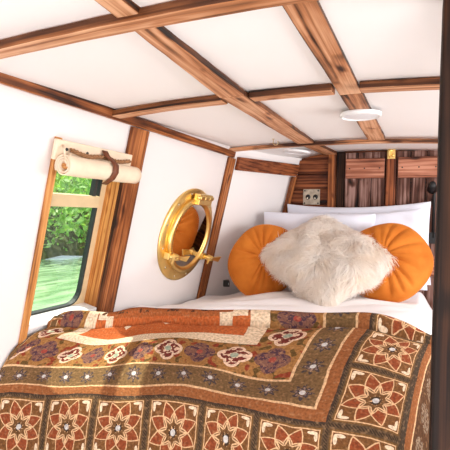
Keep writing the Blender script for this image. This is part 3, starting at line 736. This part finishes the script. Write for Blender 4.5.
# round pleated velvet cushions
def velvet(c, n, R, T, roll, seed, label, sx=1.0):
    r_ = random.Random(seed); V = []; F = []; nr, na = 30, 168
    ks = [r_.uniform(.25, 1.6) for _ in range(24)]
    for s in (1, -1):
        for j in range(nr+1):
            rho = math.sin(j/nr*math.pi/2)
            for i in range(na):
                a = 2*math.pi*i/na
                pl = abs(math.sin(a*8 + .9*math.sin(a*2+seed) + .5*math.sin(a*5) + 1.6*rho))**.7
                h = T/2*(max(0, 1 - rho**2.6))**.5 * (1 - .30*math.exp(-(rho/.16)**2))
                h -= .014*(1 - pl)*(ks[int(i*24/na) % 24]*(1-(i*24/na) % 1) + ks[(int(i*24/na)+1) % 24]*((i*24/na) % 1))*sm(.08, .35, rho)*(1 - sm(.8, 1, rho)) if j else 0
                rr = R*rho*(1 + .015*math.sin(a*5+seed))
                V.append((rr*math.cos(a)*sx, rr*math.sin(a), s*h))
    N = (nr+1)*na
    for s in (0, 1):
        for j in range(nr):
            for i in range(na):
                a = s*N + j*na + i; b_ = s*N + j*na + (i+1) % na; q = (a, a+na, b_+na, b_); F.append(q[::-1] if s else q)
    me = mesh('round_cushion', V, F); bm = bmesh.new(); bm.from_mesh(me); bmesh.ops.remove_doubles(bm, verts=bm.verts, dist=.0006); bmesh.ops.recalc_face_normals(bm, faces=bm.faces); bm.to_mesh(me); bm.free()
    Mx = frame(c, n, roll)
    t = thing('round_cushion', c, label, 'cushion', 'orange velvet cushions')
    me.transform(Mx); child('cushion_cover', me, M['velvet'], t, smooth=True)
    mb = MB(); mb.lathe([(0, T*.36+.012), (.012, T*.36+.010), (.02, T*.36)], lambda a, b, h: Mx @ Vector((a, b, h)), 20); child('button', mb.me('button'), M['velvet'], t, smooth=True)
    return t
velvet((-.165, 2.19, -.205), (-.12, -1, .55), .20, .17, 20, 3, 'round pleated orange velvet cushion at right, by the dark post')
velvet((-.755, 2.15, -.23), (.42, -1, .45), .205, .16, -32, 8, 'round orange velvet cushion at left, leaning by the white wall', .86)
# furry cushion
fc, fn_ = Vector((-.442, 2.12, -.194)), Vector((.0, -1, 1.5))
Mf = frame(fc, fn_, -39)
fcu = thing('fur_cushion', fc, 'shaggy white fur cushion in front of the orange cushions', 'cushion')
me = pillow_mesh('cushion_cover', .535, .445, .12, 5, n=40, pinch=.10, wr=.006, rc=.09); base = me.copy(); me.transform(Mf)
child('cushion_cover', me, M['fur'], fcu, smooth=True)
base.calc_loop_triangles()
vs = np.array([v.co for v in base.vertices]); vn = np.array([v.normal for v in base.vertices]); tri = np.array([t_.vertices for t_ in base.loop_triangles])
ar = np.linalg.norm(np.cross(vs[tri[:, 1]]-vs[tri[:, 0]], vs[tri[:, 2]]-vs[tri[:, 0]]), axis=1); NS = 36000
ti = rng.choice(len(tri), NS, p=ar/ar.sum()); u, v = rng.random(NS), rng.random(NS); fl2 = u+v > 1; u[fl2], v[fl2] = 1-u[fl2], 1-v[fl2]
p0 = vs[tri[ti, 0]]*(1-u-v)[:, None] + vs[tri[ti, 1]]*u[:, None] + vs[tri[ti, 2]]*v[:, None]
nn = vn[tri[ti, 0]]; nn /= np.linalg.norm(nn, axis=1)[:, None] + 1e-9
cl = np.stack([np.sin(p0[:, 0]*31 + 3*np.sin(p0[:, 1]*17)), np.cos(p0[:, 1]*29 + 2*np.sin(p0[:, 0]*23)), np.zeros(NS)], 1)
gdir = np.array((Mf.to_3x3().inverted() @ Vector((-.1, -.35, -1))))
comb = cl*.5 + gdir*.55 + rng.normal(0, .18, (NS, 3)) + p0*1.6
comb -= nn*(comb*nn).sum(1)[:, None]*.8
Ls = rng.uniform(.035, .062, NS)[:, None]
d1 = nn*.5 + comb*.6; d1 /= np.linalg.norm(d1, axis=1)[:, None]; d2 = nn*.06 + comb; d2 /= np.linalg.norm(d2, axis=1)[:, None]
a1 = p0 + d1*Ls*.4; a2 = a1 + d2*Ls*.7
sd = np.cross(d2, rng.normal(0, 1, (NS, 3))); sd /= np.linalg.norm(sd, axis=1)[:, None]; w = rng.uniform(.0009, .0018, NS)[:, None]
VV = np.stack([p0 - sd*w, p0 + sd*w, a1 - sd*w*.9, a1 + sd*w*.9, a2], 1).reshape(-1, 3)
k = np.arange(NS)[:, None]*5
FF = [tuple(x) for x in (k + np.array([0, 1, 3, 2])).tolist()] + [tuple(x) for x in (k + np.array([2, 3, 4])).tolist()]
me = mesh('fur_pile', VV, FF); me.transform(Mf); fo = child('fur_pile', me, M['fur'], fcu, smooth=True); fo['kind'] = 'stuff'
# small black box by the wall
t = thing('power_pack', (-1.035, 2.26, -.40), 'small black box by the wall left of the orange cushion', 'box')
pmx = Matrix.Rotation(math.radians(28), 3, 'Z')
mb = MB(); mb.box((-1.02, 2.27, -.388), (.035, .055, .034), pmx); child('case', mb.me('case'), M['black'], t, bevel=.003)
mb = MB(); mb.box((-1.004, 2.262, -.388), (.002, .04, .012), pmx); child('label_strip', mb.me('label_strip'), M['plastic'], t)

# ------------------------------------------------------------------ outside
mb = MB(); V = [(-30, -20, -1.15), (-1.6, -20, -1.15), (-1.6, 40, -1.15), (-30, 40, -1.15)]
tag(link('ground_water', mesh('ground_water', V, [(0, 1, 2, 3)]), M['water']), kind='structure')
V = []; F = []; nyb = 40
for j in range(nyb+1):
    y = -8 + 34*j/nyb; bx = -8.2 + .35*math.sin(y*.8)
    for dx, z in ((0, -1.2), (-.5, -.75), (-2, -.35), (-5, .6), (-9, 3.0)): V.append((bx+dx, y, z + .12*math.sin(y*1.7+dx)))
for j in range(nyb):
    for i in range(4): a = j*5+i; F.append((a, a+1, a+6, a+5))
tag(link('ground_bank', mesh('ground_bank', V, F), M['stone'], smooth=True), kind='structure')
NL = 30000
y = rng.uniform(-4, 20, NL); bx = -8.2 + .35*np.sin(y*.8); dep = rng.random(NL)**1.2*5.5
zt = rng.random(NL)
clump = .5 + .5*np.sin(y*1.3 + np.sin(y*.7)*2)
z = -1.0 + dep*.38 + zt*(1.4 + 1.3*clump) + np.maximum(0, dep-2)*.35*zt
c = np.stack([bx - dep + .35*zt*clump, y, z], 1)
e1 = rng.normal(0, 1, (NL, 3)); e1 /= np.linalg.norm(e1, axis=1)[:, None]; e2 = np.cross(e1, rng.normal(0, 1, (NL, 3))); e2 /= np.linalg.norm(e2, axis=1)[:, None]
sz = rng.uniform(.05, .13, NL)[:, None]
VV = np.stack([c - e1*sz, c + e2*sz*.5, c + e1*sz, c - e2*sz*.5], 1).reshape(-1, 3); FF = (np.arange(NL)[:, None]*4 + np.arange(4)).tolist()
tag(link('foliage', mesh('foliage', VV, FF), M['leaf']), 'sunlit green bushes on the far bank seen through the window', 'foliage', kind='stuff')

# ------------------------------------------------------------------ light
w = bpy.data.worlds.new('sky'); SC.world = w; w.use_nodes = True; nt = w.node_tree; bg = nt.nodes['Background']
bg.inputs[0].default_value = lin(226, 236, 250); bg.inputs[1].default_value = 1.35
def area(name, loc, d, sx, sy, e, col=(1, 1, 1)):
    l = bpy.data.lights.new(name, 'AREA'); l.shape = 'RECTANGLE'; l.size = sx; l.size_y = sy; l.energy = e; l.color = col
    o = bpy.data.objects.new(name, l); COL.objects.link(o); o.location = loc; o.rotation_euler = Vector(d).to_track_quat('-Z', 'Y').to_euler(); return o
area('fill_from_behind', (-.1, -1.25, -.15), (.2, 1, .25), 1.5, .9, 6, (1, .965, .93))  # added fill light behind the camera, standing in for daylight
area('fill_from_below', (.25, -.75, -1.1), (-.15, .75, 1), 1.1, .9, 29, (1, .98, .965))  # added low fill aimed upward to brighten the ceiling
area('fill_from_right', (.96, 1.5, .02), (-1, .12, .0), 1.5, .34, 17, (1, .98, .97))  # added fill light in the unseen right wall's opening
sun = bpy.data.lights.new('sun', 'SUN'); sun.energy = 9; sun.angle = .02; sun.color = (1, .93, .82)
so_ = bpy.data.objects.new('sun', sun); COL.objects.link(so_); so_.rotation_euler = Vector((.42, -.06, -.9)).to_track_quat('-Z', 'Y').to_euler()

# ------------------------------------------------------------------ camera
cam = bpy.data.cameras.new('camera'); cam.sensor_width = 36; cam.lens = 36*440/450; cam.clip_start = .02
co_ = bpy.data.objects.new('camera', cam); COL.objects.link(co_)
R = ((0.9093597, 0.4154835, 0.0209368), (-0.0286791, 0.0124025, 0.9995117), (-0.4150210, 0.9095162, -0.0231940))
co_.matrix_world = Matrix(((R[0][0], R[1][0], -R[2][0], 0), (R[0][1], R[1][1], -R[2][1], 0), (R[0][2], R[1][2], -R[2][2], 0), (0, 0, 0, 1)))
SC.camera = co_
for o in list(SC.objects):
    if o.parent is None: o.location.z += LIFT
SC.view_settings.view_transform = 'Standard'; SC.view_settings.look = 'None'; SC.view_settings.gamma = 1; SC.view_settings.use_curve_mapping = False
SC.view_settings.exposure = 0.3
SC.cycles.max_bounces = 10; SC.cycles.diffuse_bounces = 6; SC.cycles.transmission_bounces = 8
